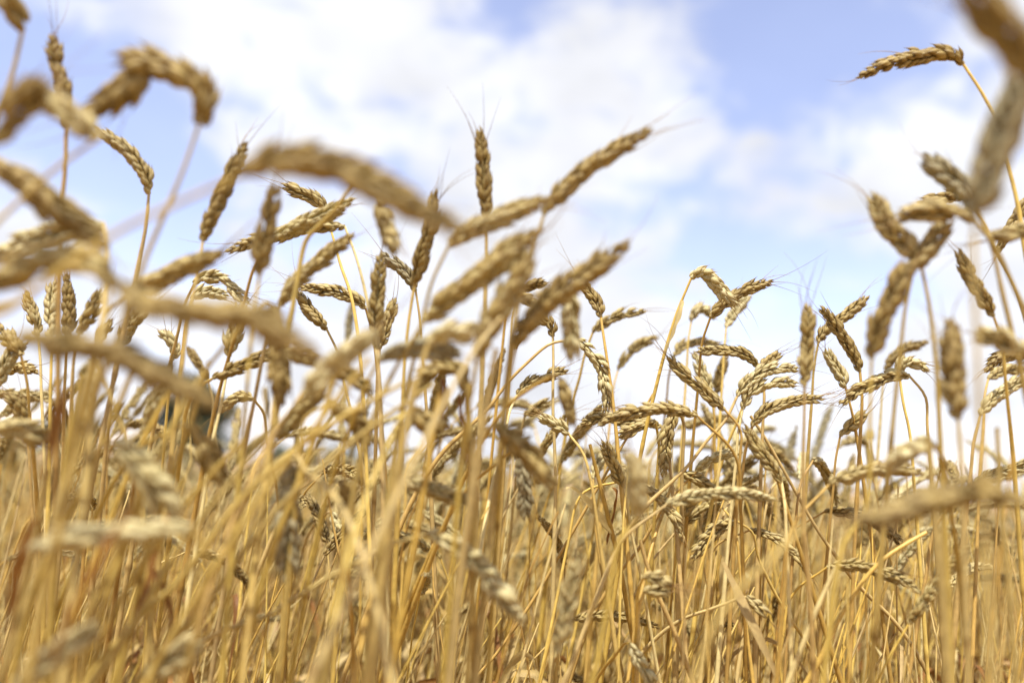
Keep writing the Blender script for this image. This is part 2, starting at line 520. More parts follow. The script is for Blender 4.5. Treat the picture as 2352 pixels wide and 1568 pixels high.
# --- upper left, close to the lens
S('large blurred hooked ear folded over like a crook at the upper left', .34, [(458, 284), (470, 231), (438, 188), (385, 158), (343, 140), (310, 183), (247, 231), (185, 280)], [(440, 330), (424, 382), (398, 445), (372, 505), (335, 590), (300, 690)], 'brown', phi=.3, size=1.1)
S('pale blurred ear crossing under the folded crook near the left edge', .30, [(225, 318), (185, 285), (140, 250), (95, 205)], [(205, 345), (140, 380), (60, 440), (-10, 520)], 'gold', phi=.2)
S('dark blurred ear slanting up at the left edge beside the pale one', .28, [(-30, 345), (10, 280), (45, 240), (92, 190)], [(-60, 420), (-80, 520)], 'brown')
S('dark blurred ear hanging in at the very top left corner', .36, [(52, 70), (40, 35), (10, 0), (-30, -30)], [(52, 95), (46, 130), (30, 170), (5, 215), (-20, 300)], 'brown')
S('upright dark brown ear beside the top left corner, stem straight below', .52, [(152, 295), (148, 235), (136, 165), (118, 85)], [(152, 350), (147, 420), (140, 500), (137, 600), (134, 760)], 'brown', phi=.9, awn=5)
S('nodding golden ear under the crook, tip pointing to the upper left', .60, [(342, 445), (335, 410), (308, 365), (270, 330), (222, 298)], [(340, 480), (337, 510), (325, 570), (310, 645), (290, 740)], 'gold', awn=2)
S('blurred ear sloping down from the left edge to a loose tip', .32, [(-20, 370), (60, 425), (110, 462), (150, 490), (200, 535), (238, 568)], [(-60, 360), (-110, 400)], 'brown', phi=.4)
S('pale spiky ear lying almost level across the left edge', .44, [(238, 512), (200, 520), (148, 530), (66, 558), (-20, 595)], [(250, 545), (245, 600)], 'pale', phi=1.2, awn=4, size=1.1)
S('blurred ear arching level just below the pale spiky one', .30, [(255, 650), (215, 606), (150, 600), (66, 617), (-15, 655)], [(250, 700), (230, 800), (195, 960)], 'gold', phi=.4)
S('long blurred ear running right and down across the left half', .265, [(245, 640), (330, 698), (430, 712), (560, 728), (640, 765), (722, 815)], [(200, 612), (150, 612), (100, 660)], 'brown', phi=.3, size=.82)
S('blurred ear rising to the right out of the long sloping one', .42, [(297, 670), (350, 648), (420, 616), (505, 585)], [(250, 710), (225, 770), (205, 860)], 'gold', phi=.5)
S('thick blurred ear sloping down from left to the middle of the picture, lowest of three', .27, [(45, 770), (132, 790), (231, 807), (330, 846), (412, 886), (482, 922)], [(-10, 790), (-70, 850)], 'brown', phi=.2, size=.9)
S('largest ear, blurred and arching right over the crowd below the cloud', .262, [(552, 402), (620, 372), (700, 370), (790, 390), (850, 420), (915, 457), (985, 492), (1052, 522)], [(490, 425), (400, 470), (290, 520), (140, 620), (0, 720)], 'brown', phi=1.25, size=.95)
# --- left, middle distance
S('upright ear with long hairs standing left of the largest arching ear', .55, [(466, 552), (482, 508), (506, 450), (535, 392), (563, 332)], [(462, 590), (450, 650), (432, 730), (420, 830)], 'brown', phi=.8, awn=7)
S('smooth slim ear standing up behind the left end of the largest ear', .42, [(597, 630), (604, 570), (616, 500), (630, 425)], [(588, 670), (582, 720), (575, 800)], 'brown', phi=1.5, size=.9)
S('small sharp ear peeping out below the largest ear', .68, [(748, 486), (738, 470), (715, 453), (685, 440), (652, 425)], [(760, 520), (770, 570)], 'gold', awn=5)
S('pale sunlit ear leaning right under the largest ear', .60, [(628, 548), (680, 520), (740, 495), (806, 462)], [(600, 580), (575, 640), (550, 740)], 'pale', phi=1.0, size=1.1)
S('golden ear hanging left from a tall bowed stem under the largest ear', .62, [(792, 520), (730, 520), (660, 534), (590, 552), (522, 578)], [(806, 552), (820, 598), (838, 665), (854, 748), (866, 814), (872, 880), (876, 960), (880, 1080)], 'gold', phi=.8)
S('blurred ear leaning right, tip against blue sky below the bowed stem', .54, [(645, 700), (668, 660), (708, 622), (756, 582), (806, 540)], [(632, 725), (610, 780), (596, 860)], 'gold', phi=.8)
S('sharp ear nodding left with hairs at its tip, row of kernels along its back', .68, [(840, 708), (822, 690), (785, 674), (742, 665), (692, 661)], [(848, 724), (856, 765), (864, 822), (870, 905)], 'gold', phi=1.35, awn=7)
S('sharp slanting ear under the nodding one, tip at upper left', .69, [(750, 755), (735, 738), (712, 712), (682, 672)], [(762, 778), (774, 802), (784, 850)], 'brown', awn=6)
S('small greyish upright ear with open sky on both sides', 1.10, [(798, 790), (803, 748), (809, 695)], [(795, 830), (792, 880)], 'grey', sharp=False)
S('upright golden ear left of the crowded middle, tallest of its pair', .58, [(868, 800), (864, 745), (866, 680), (871, 630), (873, 585)], [(870, 840), (872, 920)], 'gold', phi=1.4)
S('shorter ear leaning beside the upright golden pair', .64, [(872, 800), (884, 758), (896, 722), (905, 690)], [(868, 830), (866, 900)], 'gold')
S('sharp greyish ear pointing up left above the crowded middle', .68, [(955, 668), (944, 645), (920, 615), (880, 585)], [(962, 700), (966, 760)], 'grey', awn=3)
S('brown spiky ear rising behind the end of the largest ear', .58, [(952, 655), (966, 600), (986, 530), (1000, 440)], [(946, 690), (936, 760), (928, 850), (924, 940)], 'brown', phi=.9, awn=6)
S('blurred ear hanging down from behind the largest ear', .47, [(868, 462), (880, 500), (892, 535), (903, 578)], [(862, 440), (850, 430)], 'gold')
# --- centre
S('upright ear standing alone against the white cloud', .57, [(1117, 498), (1113, 440), (1108, 370), (1103, 302)], [(1117, 560), (1116, 640), (1112, 740)], 'brown', phi=1.5, awn=5)
S('tall ear leaning right, highest tip in the middle of the picture', .48, [(1250, 492), (1275, 455), (1322, 410), (1382, 365), (1440, 330), (1492, 299)], [(1240, 522), (1224, 570), (1202, 650), (1182, 740), (1166, 850), (1150, 1000)], 'brown', phi=.9, awn=6)
S('pale blurred ear crossing left of the tall leaning one', .42, [(1032, 562), (1080, 533), (1135, 508), (1190, 482), (1247, 458)], [(1005, 620), (980, 680), (965, 760)], 'gold', phi=.4)
S('broad blurred ear slanting up right in the crowded middle', .40, [(975, 735), (1020, 695), (1070, 655), (1120, 618), (1178, 574), (1235, 532)], [(935, 800), (890, 880), (850, 980), (815, 1120), (785, 1320)], 'gold', phi=.6, size=1.05)
S('blurred ear standing steeply right of the broad slanting one', .38, [(1098, 818), (1125, 750), (1155, 695), (1190, 640), (1214, 590)], [(1085, 880), (1070, 980), (1055, 1120), (1040, 1300)], 'gold', phi=.5, size=1.1)
S('dark blurred ear leaning right with its tip against blue sky', .41, [(1182, 795), (1222, 735), (1270, 684), (1330, 640), (1390, 597), (1442, 557)], [(1172, 850), (1160, 950), (1150, 1100)], 'brown', phi=.9, awn=4)
S('small dark sharp ear on a thin arching stem right of the dark blurred one', .69, [(1380, 728), (1374, 705), (1360, 678), (1335, 645)], [(1386, 770), (1395, 830), (1406, 905), (1416, 1000), (1426, 1110)], 'brown', awn=5)
S('sharp ear bowing right above the empty sky gap', .80, [(1362, 762), (1392, 738), (1430, 722), (1480, 714)], [(1348, 792), (1338, 840)], 'gold', sharp=True, awn=4)
S('short dark ear pointing right between the blurred middle ears', .74, [(1195, 664), (1222, 655), (1252, 648)], [(1180, 700), (1175, 780)], 'brown', awn=4)
S('short dark ear pointing down right under its twin', .76, [(1178, 668), (1200, 682), (1230, 697)], [(1166, 680), (1160, 740)], 'brown', sharp=False, awn=3)
S('dark ear hooked over to the left beneath the dark blurred ear', .69, [(1270, 772), (1266, 748), (1246, 736), (1214, 748), (1192, 772), (1181, 800)], [(1271, 840), (1270, 940), (1276, 1100), (1272, 1300), (1266, 1560)], 'brown', phi=1.2, awn=4)
S('curled sharp ear with pale plump kernels hanging in the centre right', .68, [(1326, 782), (1346, 796), (1369, 824), (1382, 850), (1390, 880), (1394, 913), (1391, 950)], [(1300, 777), (1280, 782), (1245, 802), (1200, 844), (1160, 886), (1120, 940)], 'pale', phi=1.55, awn=2, size=1.08)
S('slim ear bowing right, soft against white sky', .88, [(1420, 848), (1445, 810), (1476, 788), (1508, 776)], [(1410, 880), (1404, 940)], 'gold', awn=2, sharp=True)
S('pale blurred ear hanging straight in front of the curled one', .46, [(1313, 660), (1312, 720), (1314, 770), (1316, 820)], [(1308, 640), (1298, 650)], 'pale', phi=1.3, awn=1)
S('slim brown ear hanging below the pale straight one', .52, [(1290, 872), (1296, 900), (1306, 930), (1314, 968)], [(1285, 850), (1278, 858)], 'brown')
S('small ear bending left beside the curled one', .70, [(1188, 906), (1212, 882), (1252, 862), (1298, 850)], [(1172, 940), (1160, 1000)], 'gold', phi=1.4)
S('little ear pointing right low in front of white sky', .80, [(1205, 955), (1228, 938), (1258, 922)], [(1196, 990), (1190, 1050)], 'gold', sharp=True)
S('sharp pale ear pointing left with hairs, under the curled one', .665, [(1306, 996), (1285, 980), (1268, 970), (1243, 957)], [(1320, 1005), (1335, 1030), (1346, 1064), (1360, 1120), (1380, 1260)], 'pale', awn=7)
S('ear lying level with dark husks just right of the curled one', .70, [(1518, 978), (1480, 968), (1440, 965), (1390, 960), (1338, 970)], [(1532, 992), (1538, 1060)], 'gold', phi=1.4, awn=4)
S('ear drooping left on a pale hooked neck in the centre right', .67, [(1505, 966), (1485, 972), (1458, 984), (1424, 1000)], [(1513, 985), (1513, 1030), (1508, 1110)], 'gold', phi=1.2, awn=3)
S('blurred ear bending down right low in the middle', .42, [(1138, 975), (1185, 1015), (1228, 1060), (1268, 1118)], [(1110, 965), (1095, 985), (1085, 1080)], 'brown', phi=.7)
S('small blurred ear beside the long brown leaf in the middle', .42, [(945, 938), (965, 955), (985, 972), (1012, 996)], [(930, 930), (920, 960)], 'brown')
S('pale blurred neck bending over to the right in the middle', .36, [(985, 785), (1010, 768), (1045, 762), (1082, 776)], [(965, 850), (940, 960), (905, 1120), (880, 1300)], 'pale', phi=.5, sr=1.3)
S('ear lying level above the hanging brown leaves', .40, [(872, 822), (925, 806), (985, 802), (1050, 810)], [(850, 850), (835, 900)], 'grey', phi=.3)
S('ear arched over two hanging brown leaves in the middle', .50, [(1068, 900), (1062, 860), (1040, 846), (1008, 846), (978, 866), (958, 905)], [(1072, 960), (1076, 1080), (1080, 1250)], 'gold', phi=.4,
  leaf=[([(1012, 868, .5), (1016, 900, .5), (1014, 935, .5), (1010, 985, .505)], .012, 1), ([(1058, 900, .5), (1062, 940, .5), (1068, 985, .5), (1070, 1060, .505)], .011, 1)])
S('blurred ear hanging straight down left of the brown leaves', .41, [(628, 700), (634, 760), (638, 820), (642, 932)], [(628, 680), (615, 676), (600, 700)], 'brown', phi=.2, size=.9)
S('pale thick blurred ear leaning right below the sharp slanting one', .345, [(700, 906), (745, 858), (798, 812), (852, 768)], [(655, 955), (590, 1030), (500, 1145), (400, 1275), (300, 1450)], 'pale', phi=.2)
S('soft ear drooping right in the crowded middle under the bowed stem', .50, [(745, 848), (785, 856), (815, 872), (850, 902)], [(725, 850), (710, 880)], 'brown')
S('yellowish soft ear pointing right under the end of the long sloping one', .50, [(655, 812), (690, 818), (732, 832)], [(640, 830), (632, 900)], 'gold')
S('ear rising right from a bent neck left of the crowded middle', .60, [(490, 868), (528, 850), (572, 832), (628, 808)], [(468, 884), (452, 896), (430, 935), (420, 1010)], 'brown', phi=1.3)
S('pale upright ear on a straight stem under the long sloping ear', .62, [(527, 818), (533, 786), (545, 745), (556, 700)], [(522, 850), (514, 896), (503, 950), (492, 990), (478, 1080)], 'pale', phi=1.5, awn=4, size=1.1)
S('thin dark ear leaning left before white sky left of the middle', .85, [(478, 872), (460, 842), (447, 822), (430, 798)], [(486, 900), (490, 960)], 'brown', sharp=False, awn=0)
S('pale ear arching right over its twin, left of the middle', .64, [(446, 652), (468, 640), (500, 640), (535, 664), (570, 692)], [(436, 672), (426, 690), (405, 780)], 'pale', phi=1.2, awn=5)
S('lower pale ear arching right under its twin', .68, [(440, 688), (458, 676), (485, 672), (520, 680)], [(430, 710), (420, 800)], 'pale', phi=1.2, sharp=False)
S('broad pale upright ear at the left, brown one close behind', .62, [(118, 775), (116, 735), (118, 695), (124, 648)], [(118, 820), (116, 900)], 'pale', phi=1.5, awn=2)
S('spiky brown upright ear touching the broad pale one at the left', .63, [(154, 775), (158, 735), (157, 690), (152, 635)], [(152, 820), (148, 900)], 'brown', phi=.1, awn=5)
S('slender upright ear left of the broad pale one', .70, [(88, 772), (78, 730), (70, 705), (62, 675)], [(92, 810), (95, 900)], 'gold', sharp=False)
S('soft slanting ear right of the broad pale one', .58, [(182, 765), (198, 735), (215, 706), (236, 672)], [(172, 800), (165, 900)], 'gold')
S('smallest of the soft slanting ears at the left', .78, [(222, 800), (232, 770), (252, 738)], [(214, 840), (210, 920)], 'gold', sharp=False)
S('pale plump ear leaning right under the long sloping one at the left', .62, [(275, 795), (292, 762), (308, 738), (332, 705)], [(264, 830), (255, 920)], 'pale', phi=1.5, awn=5)
S('pale ear nodding left on a thin stem under the long sloping one', .72, [(395, 828), (402, 805), (392, 780), (368, 762)], [(392, 860), (386, 920), (378, 1010)], 'pale')
S('pale ear at the left edge with kernels in neat rows', .60, [(-8, 890), (8, 845), (30, 812), (58, 788)], [(-20, 940), (-25, 1020)], 'pale', phi=1.5)
S('dark ear slanting down right at the left edge', .60, [(48, 815), (28, 788), (10, 768), (-14, 748)], [(60, 850), (66, 930)], 'brown')
S('thin ear lying right from the left edge under the pale one', .66, [(12, 858), (40, 845), (80, 852)], [(-5, 875), (-20, 950)], 'gold')
S('little ear curving left over white sky in the lower left centre', .74, [(582, 916), (560, 911), (538, 917), (508, 945)], [(592, 925), (606, 950), (615, 1020)], 'gold')
# --- right cluster
S('sunlit pale ear hooked over at the top of the right hand cluster', .66, [(1588, 638), (1606, 626), (1632, 640), (1660, 670), (1690, 700)], [(1578, 662), (1562, 700), (1544, 752), (1528, 805), (1504, 900), (1480, 1000), (1460, 1110), (1440, 1200), (1420, 1310), (1400, 1440)], 'pale', phi=.6, size=1.12,
  leaf=[([(1566, 690, .655), (1556, 720, .65), (1542, 765, .65), (1524, 812, .655)], .010, 0)])
S('spiky ear crossing behind the sunlit hook and pointing right', .70, [(1632, 728), (1655, 703), (1690, 680), (1726, 662), (1770, 648)], [(1620, 748), (1611, 800), (1604, 880)], 'brown', phi=.3, awn=6)
S('soft pale ear behind the crossing of the two top right ears', .82, [(1668, 752), (1680, 728), (1695, 708), (1722, 680)], [(1664, 790), (1660, 860)], 'pale', sharp=False, awn=3)
S('small pale ear curled over beneath the sunlit hook', .84, [(1588, 736), (1596, 718), (1616, 710), (1640, 730)], [(1582, 770), (1577, 850)], 'pale', sharp=False, awn=1)
S('pale soft ear bowing right, upper of two parallel ears', .85, [(1548, 818), (1568, 796), (1606, 786), (1660, 794)], [(1538, 850), (1530, 930)], 'gold', awn=2, sharp=False)
S('ear bowing left with kernels in a row, lower of two parallel ears', .71, [(1742, 842), (1722, 822), (1690, 808), (1650, 804), (1604, 806)], [(1750, 862), (1755, 900), (1752, 980)], 'gold', phi=1.45, awn=2)
S('big sharp ear slanting down right with long hairs at its upper tip', .655, [(1664, 940), (1622, 900), (1588, 870), (1562, 850), (1538, 822)], [(1690, 962), (1702, 1000), (1696, 1100)], 'gold', phi=1.1, awn=8, size=1.05)
S('cream ear upright between the crossing ears of the right cluster', .76, [(1632, 902), (1622, 875), (1608, 846), (1594, 812)], [(1640, 940), (1642, 1040)], 'pale', phi=1.4, awn=2)
S('brown ear standing behind the cream one in the right cluster', .86, [(1646, 905), (1654, 860), (1668, 820)], [(1640, 950), (1636, 1040)], 'brown', sharp=False)
S('dark tip with one long hair rising right of the cream ear', .70, [(1742, 848), (1760, 832), (1786, 814)], [(1728, 866), (1712, 920)], 'brown', awn=4)
S('pale ear bowing right, upper of the pair at the right cluster', .66, [(1694, 908), (1720, 876), (1750, 856), (1790, 846), (1830, 846)], [(1684, 935), (1662, 970), (1615, 1022), (1580, 1070)], 'pale', phi=1.3, awn=3)
S('pale ear bowing right, lower of the pair at the right cluster', .66, [(1706, 938), (1722, 908), (1746, 888), (1785, 879), (1828, 880)], [(1698, 970), (1690, 1060)], 'pale', phi=1.2, awn=3)
S('golden ear curving up right under the pale pair', .66, [(1728, 978), (1748, 952), (1785, 933), (1835, 920), (1888, 914)], [(1716, 1010), (1706, 1080)], 'gold', phi=1.2, awn=8)
S('blurred upright ear on a straight stem before the right cluster', .54, [(1848, 886), (1852, 830), (1855, 765), (1854, 702)], [(1848, 940), (1845, 1030), (1847, 1220), (1862, 1400), (1869, 1566)], 'gold', phi=1.2, awn=6)
S('dark brown ear leaning left, one arm of a cross against the sky', .68, [(1975, 852), (1968, 828), (1946, 788), (1920, 748), (1888, 708)], [(1978, 878), (1980, 920), (1976, 1000)], 'brown', phi=.4, awn=5)
S('slimmer dark ear leaning right, other arm of the cross', .73, [(1880, 785), (1894, 762), (1922, 740), (1955, 714), (1992, 682)], [(1872, 810), (1866, 900)], 'brown', phi=.7, awn=3)
S('lemon pale ear leaning left below the dark cross', .70, [(1942, 890), (1934, 870), (1918, 842), (1897, 806)], [(1950, 915), (1960, 962), (1974, 1040), (1988, 1140)], 'pale', phi=1.5, awn=3, size=1.1)
S('sharp ear rising right with hairs pointing left under the cross', .665, [(2088, 862), (2050, 862), (2010, 878), (1970, 896), (1932, 925)], [(2108, 872), (2124, 900), (2130, 980)], 'gold', phi=1.2, awn=8)
S('pale ear bent over on a thick stem right of the cross', .70, [(2066, 866), (2070, 842), (2092, 832), (2130, 848)], [(2068, 895), (2078, 940), (2092, 1010), (2100, 1120)], 'pale', awn=6)
S('thin ear bowing right behind the bent pale one', .88, [(2034, 850), (2052, 820), (2084, 798), (2130, 786)], [(2028, 880), (2024, 940)], 'brown', sharp=False, awn=1)
S('ear leaning right low under the cross', .70, [(1930, 1000), (1946, 984), (1962, 972), (1990, 950)], [(1922, 1030), (1914, 1120)], 'gold')
# --- right edge, nearer
S('yellowish blurred ear leaning left at the top of the big blurred cross', .46, [(2115, 606), (2080, 562), (2040, 520), (2004, 450)], [(2128, 660), (2142, 760), (2152, 860), (2158, 980)], 'gold', phi=.7, awn=3, size=1.05)
S('dark blurred ear hanging down left under the big blurred cross', .42, [(2002, 822), (2014, 770), (2034, 712), (2062, 650), (2100, 602)], [(2000, 860), (1998, 960), (1992, 1153), (1940, 1245), (1920, 1324), (1906, 1443)], 'brown', phi=.8)
S('blurred ear rising right as the other arm of the big blurred cross', .45, [(2098, 618), (2122, 582), (2145, 552), (2172, 512)], [(2085, 650), (2078, 720)], 'brown', phi=.8)
S('greyish blurred ear with jagged outline pointing up left at the right', .46, [(2245, 480), (2205, 432), (2166, 398), (2126, 360)], [(2270, 530), (2290, 620)], 'grey', phi=1.5, size=1.15)
S('tan blurred ear lying level under the greyish jagged one', .45, [(2238, 505), (2190, 490), (2130, 484), (2068, 496)], [(2275, 530), (2300, 600)], 'gold', phi=.6)
S('sharp edged dark ear half hidden behind the greyish jagged one', .62, [(2215, 452), (2185, 452), (2150, 458), (2106, 474)], [(2245, 470), (2270, 540)], 'brown', phi=.3, awn=3)
S('very blurred tall ear leaning right at the right edge', .28, [(2238, 500), (2262, 430), (2288, 352), (2315, 265), (2350, 150)], [(2235, 560), (2238, 660), (2245, 820)], 'grey', phi=.8, size=.95)
S('dark very blurred ear across the top right corner', .235, [(2400, 210), (2345, 118), (2285, 50), (2205, -35)], [(2440, 330), (2460, 500)], 'brown', phi=.5, size=.95)
S('spiky ear hanging left alone in blue sky at the upper right', .60, [(2212, 147), (2194, 132), (2152, 124), (2102, 132), (2050, 144), (1974, 175)], [(2228, 164), (2250, 200), (2268, 240), (2293, 288), (2316, 380), (2334, 450), (2352, 560)], 'brown', phi=.5, awn=4, size=1.05, sharp=True)
S('dark ear leaning left on a thin neck near the right edge', .58, [(2282, 726), (2258, 682), (2230, 640), (2203, 578)], [(2290, 748), (2302, 790), (2310, 880)], 'brown', phi=1.0, sharp=True)
S('brown blurred ear standing straight on a thick stem at the right', .37, [(2200, 960), (2193, 890), (2187, 815), (2182, 742)], [(2206, 1030), (2213, 1204), (2218, 1380), (2222, 1566)], 'brown', phi=.0, size=.9)
S('pale blurred ear pointing left near the right edge', .40, [(2380, 835), (2330, 800), (2290, 782), (2246, 768)], [(2420, 900), (2430, 1000)], 'pale', phi=1.2)
S('dark sharp ear dropping left at the right edge', .64, [(2372, 440), (2346, 480), (2320, 528), (2296, 572)], [(2385, 420), (2395, 430)], 'brown', phi=.3, awn=4)
S('blurred ear pointing left across the right edge below the jagged one', .50, [(2390, 520), (2345, 532), (2282, 540)], [(2420, 560), (2430, 680)], 'gold')
S('pale spiky ear rising right at the right edge, beside blurred brown ear', .62, [(2252, 952), (2278, 918), (2315, 892), (2362, 868)], [(2240, 985), (2230, 1080)], 'pale', phi=1.2, awn=6)
S('thin ear lying level near the right edge above the pale spiky one', .78, [(2270, 870), (2300, 852), (2356, 848)], [(2262, 900), (2258, 980)], 'gold', sharp=False)
S('dark ear with jagged husks poking from the right edge', .66, [(2380, 800), (2350, 810), (2300, 822), (2268, 850)], [(2400, 830), (2405, 920)], 'brown')
# --- lower half
S('blurred pale ear hanging down right in the lower left', .33, [(262, 1015), (292, 1040), (341, 1098), (402, 1186)], [(248, 1000), (230, 1010), (215, 1090)], 'pale', phi=1.4)
S('short brown blurred ear hanging in the lower left', .39, [(438, 980), (462, 1020), (486, 1062), (512, 1104)], [(428, 960), (415, 975)], 'brown', phi=.3)
S('pale blurred ear lying level in the lower left', .30, [(436, 1212), (350, 1216), (250, 1224), (160, 1238), (76, 1258)], [(480, 1230), (470, 1330), (440, 1480)], 'pale', phi=.3, size=.82)
S('pale blurred ear rising right in the bottom left corner', .30, [(40, 1585), (95, 1530), (150, 1488), (225, 1438)], [(10, 1640), (0, 1700)], 'pale', phi=1.5, size=.9)
S('faint blurred ear at the bottom, right of the corner one', .34, [(340, 1555), (390, 1520), (455, 1482)], [(310, 1600), (300, 1680)], 'pale')
S('pale ear with bright kernels slanting down right in the lower middle', .46, [(985, 1226), (1045, 1252), (1100, 1298), (1140, 1350), (1200, 1428)], [(940, 1230), (885, 1258), (800, 1302), (720, 1345), (640, 1400)], 'pale', phi=1.5, size=1.05)
S('soft yellow ear pointing right low in the middle', .52, [(928, 1102), (980, 1120), (1024, 1136), (1078, 1152)], [(905, 1110), (895, 1160)], 'gold', phi=1.3)
S('grey weathered ear hanging straight in the lower left middle', .45, [(664, 1066), (664, 1140), (660, 1220), (656, 1330)], [(664, 1045), (672, 1035), (685, 1060)], 'grey', phi=1.0, size=1.2)
S('small dark ear seen end on in the lower middle', .50, [(796, 1192), (796, 1160), (792, 1108)], [(800, 1230), (802, 1320)], 'brown', phi=.2)
S('blurred ear with one dark side on a thick leaning stem', .40, [(1466, 1186), (1464, 1140), (1460, 1095), (1452, 1050)], [(1440, 1200), (1414, 1279), (1387, 1443), (1359, 1575)], 'pale', phi=.1, sr=1.2)
S('pale soft upright ear low in the middle near the bottom', .49, [(1282, 1498), (1294, 1428), (1306, 1358), (1325, 1290)], [(1278, 1540), (1276, 1600)], 'pale', phi=1.4)
S('dark yellow blurred ear lying across the lower right', .29, [(2350, 1150), (2266, 1132), (2166, 1140), (2097, 1162), (2029, 1184), (1968, 1192)], [(2400, 1190), (2420, 1300)], 'brown', phi=.5, size=.85)
S('pale blurred ear nodding left above the lower right crowd', .42, [(2146, 1020), (2120, 1022), (2090, 1036), (2046, 1058)], [(2165, 1040), (2175, 1120)], 'pale', phi=.4)
S('sharp ear hanging left from a kinked neck in the lower right', .665, [(1692, 1196), (1660, 1208), (1625, 1238), (1588, 1282)], [(1714, 1200), (1734, 1236), (1745, 1290), (1790, 1380)], 'gold', phi=1.5, awn=1)
S('ear standing short beside the kinked neck', .72, [(1564, 1190), (1582, 1160), (1612, 1122)], [(1556, 1220), (1550, 1290)], 'gold', phi=1.4)
S('ear bending down right under the right cluster', .70, [(1562, 1085), (1600, 1098), (1626, 1118), (1655, 1144)], [(1548, 1090), (1538, 1130)], 'gold', awn=3)
S('pale thin ear rising right under the right cluster', .70, [(1600, 1082), (1622, 1060), (1660, 1044), (1700, 1038)], [(1572, 1110), (1520, 1170), (1480, 1240)], 'pale', phi=.2, awn=0, size=.8)
S('golden ear slanting down right under the golden curving one', .62, [(1795, 1106), (1770, 1066), (1742, 1028), (1712, 980)], [(1802, 1140), (1806, 1240)], 'gold', phi=1.2, awn=4)
S('ear hanging straight down from a hooked pale neck', .66, [(1552, 934), (1542, 962), (1534, 995), (1527, 1040), (1524, 1090)], [(1562, 928), (1570, 950), (1570, 1010), (1566, 1100), (1566, 1231), (1556, 1380), (1550, 1575)], 'gold', phi=1.3, awn=3, sr=1.25)
S('cream ear upright small among stems in the centre right', .75, [(1362, 1098), (1370, 1074), (1382, 1044)], [(1364, 1130), (1372, 1250), (1400, 1400)], 'pale', sharp=True)
S('golden ear leaning left on a long leaning stem in the centre right', .66, [(1434, 1120), (1418, 1082), (1402, 1050), (1384, 1018)], [(1440, 1150), (1450, 1220), (1474, 1330), (1500, 1480)], 'gold', phi=1.3)
S('grey ear hanging straight down below the soft low one', .56, [(1196, 1040), (1200, 1080), (1204, 1120), (1206, 1185)], [(1192, 1020), (1184, 1030)], 'grey', phi=1.3)
S('bright small ear hanging in the lower left middle, kernels pale', .78, [(764, 1176), (768, 1196), (776, 1218), (776, 1256)], [(758, 1165), (750, 1180)], 'pale', phi=1.5, sharp=True)
S('upper of two short ears pointing right low in the centre', .56, [(1478, 1326), (1505, 1326), (1536, 1340)], [(1466, 1345), (1462, 1420)], 'gold', phi=1.4)
S('lower of two short ears pointing right low in the centre', .57, [(1480, 1358), (1505, 1354), (1532, 1356)], [(1468, 1380), (1466, 1450)], 'gold', phi=1.4)
S('short bright yellow ear pointing down right in the lower right', .62, [(1715, 1370), (1732, 1384), (1752, 1406)], [(1700, 1366), (1680, 1380)], 'gold', phi=1.4)
S('pale ear slanting down right at the bottom edge', .58, [(1446, 1478), (1462, 1508), (1478, 1532), (1496, 1572)], [(1440, 1465), (1432, 1480)], 'pale', phi=1.5)
# --- bare straws with no ear in sight
S('sharp bare straw slanting across the lower centre', .70, None, [(1500, 905), (1393, 1085), (1284, 1276), (1226, 1375), (1148, 1490)], sr=.75)
S('thick blurred straw slanting up right at the bottom', .30, None, [(1850, 1205), (1762, 1293), (1660, 1400), (1580, 1590)], sr=.9)
S('pale bare straw slanting down left in the lower right', .60, None, [(2128, 1222), (2060, 1262), (1995, 1317), (1920, 1433), (1890, 1500)])
S('forked bare straw joining the upright one in the lower right', .56, None, [(1920, 1300), (1869, 1416), (1840, 1490), (1805, 1580)])
S('bright bare straw with a brown joint, lower left', .62, None, [(700, 1040), (648, 1175), (614, 1260), (570, 1370), (520, 1500)])
S('wide blurred straw rising right in the lower left', .33, None, [(850, 820), (740, 960), (620, 1110), (510, 1280), (400, 1450), (330, 1580)], sr=.95)
S('tan blurred straw rising right under the pale level ear', .36, None, [(560, 1010), (450, 1130), (330, 1290), (240, 1450), (190, 1590)], sr=.95)
S('blurred straw passing steeply behind the grey weathered ear', .40, None, [(790, 800), (745, 940), (690, 1100), (620, 1280), (540, 1580)])
S('pinkish tan straw standing tall and blurred left of the lower middle', .36, None, [(950, 870), (930, 1000), (905, 1180), (885, 1350), (850, 1590)], sr=1.05)
S('pinkish tan straw standing tall and blurred in the lower middle', .37, None, [(1140, 800), (1115, 950), (1085, 1130), (1060, 1300), (1030, 1590)], sr=1.1)
S('golden blurred straw between the two pinkish tan straws', .42, None, [(1010, 900), (985, 1060), (955, 1230), (920, 1420), (890, 1590)], sr=1.05, tan=False)
S('brown blurred straw rising at the far lower left', .36, None, [(300, 860), (240, 1010), (160, 1180), (80, 1360), (20, 1590)], sr=1.1)
S('golden blurred straw rising beside the brown far left one', .42, None, [(390, 900), (330, 1010), (290, 1100), (220, 1280), (160, 1450), (110, 1590)], tan=False)
S('tan straw, blurred, in front of the pale level ear', .40, None, [(480, 830), (440, 960), (390, 1110), (330, 1290), (270, 1590)])
S('straight brown straw from the bottom edge up to the arched ear', .46, None, [(1075, 880), (1080, 1000), (1090, 1180), (1085, 1380), (1070, 1590)], tan=True)
S('wide soft straw standing in the lower right beside the thick brown stem', .36, None, [(2130, 1000), (2150, 1180), (2165, 1380), (2180, 1590)], sr=1.1)
S('soft tan straw at the lower right edge', .38, None, [(2290, 980), (2300, 1180), (2320, 1380), (2335, 1590)])
S('grey straw leaning left among the lower centre stems', .62, None, [(1470, 1240), (1500, 1340), (1545, 1440), (1590, 1560)])
S('straw crossing left to right near the right cluster foot', .70, None, [(1724, 955), (1760, 1010), (1800, 1080), (1880, 1220), (1960, 1330)])
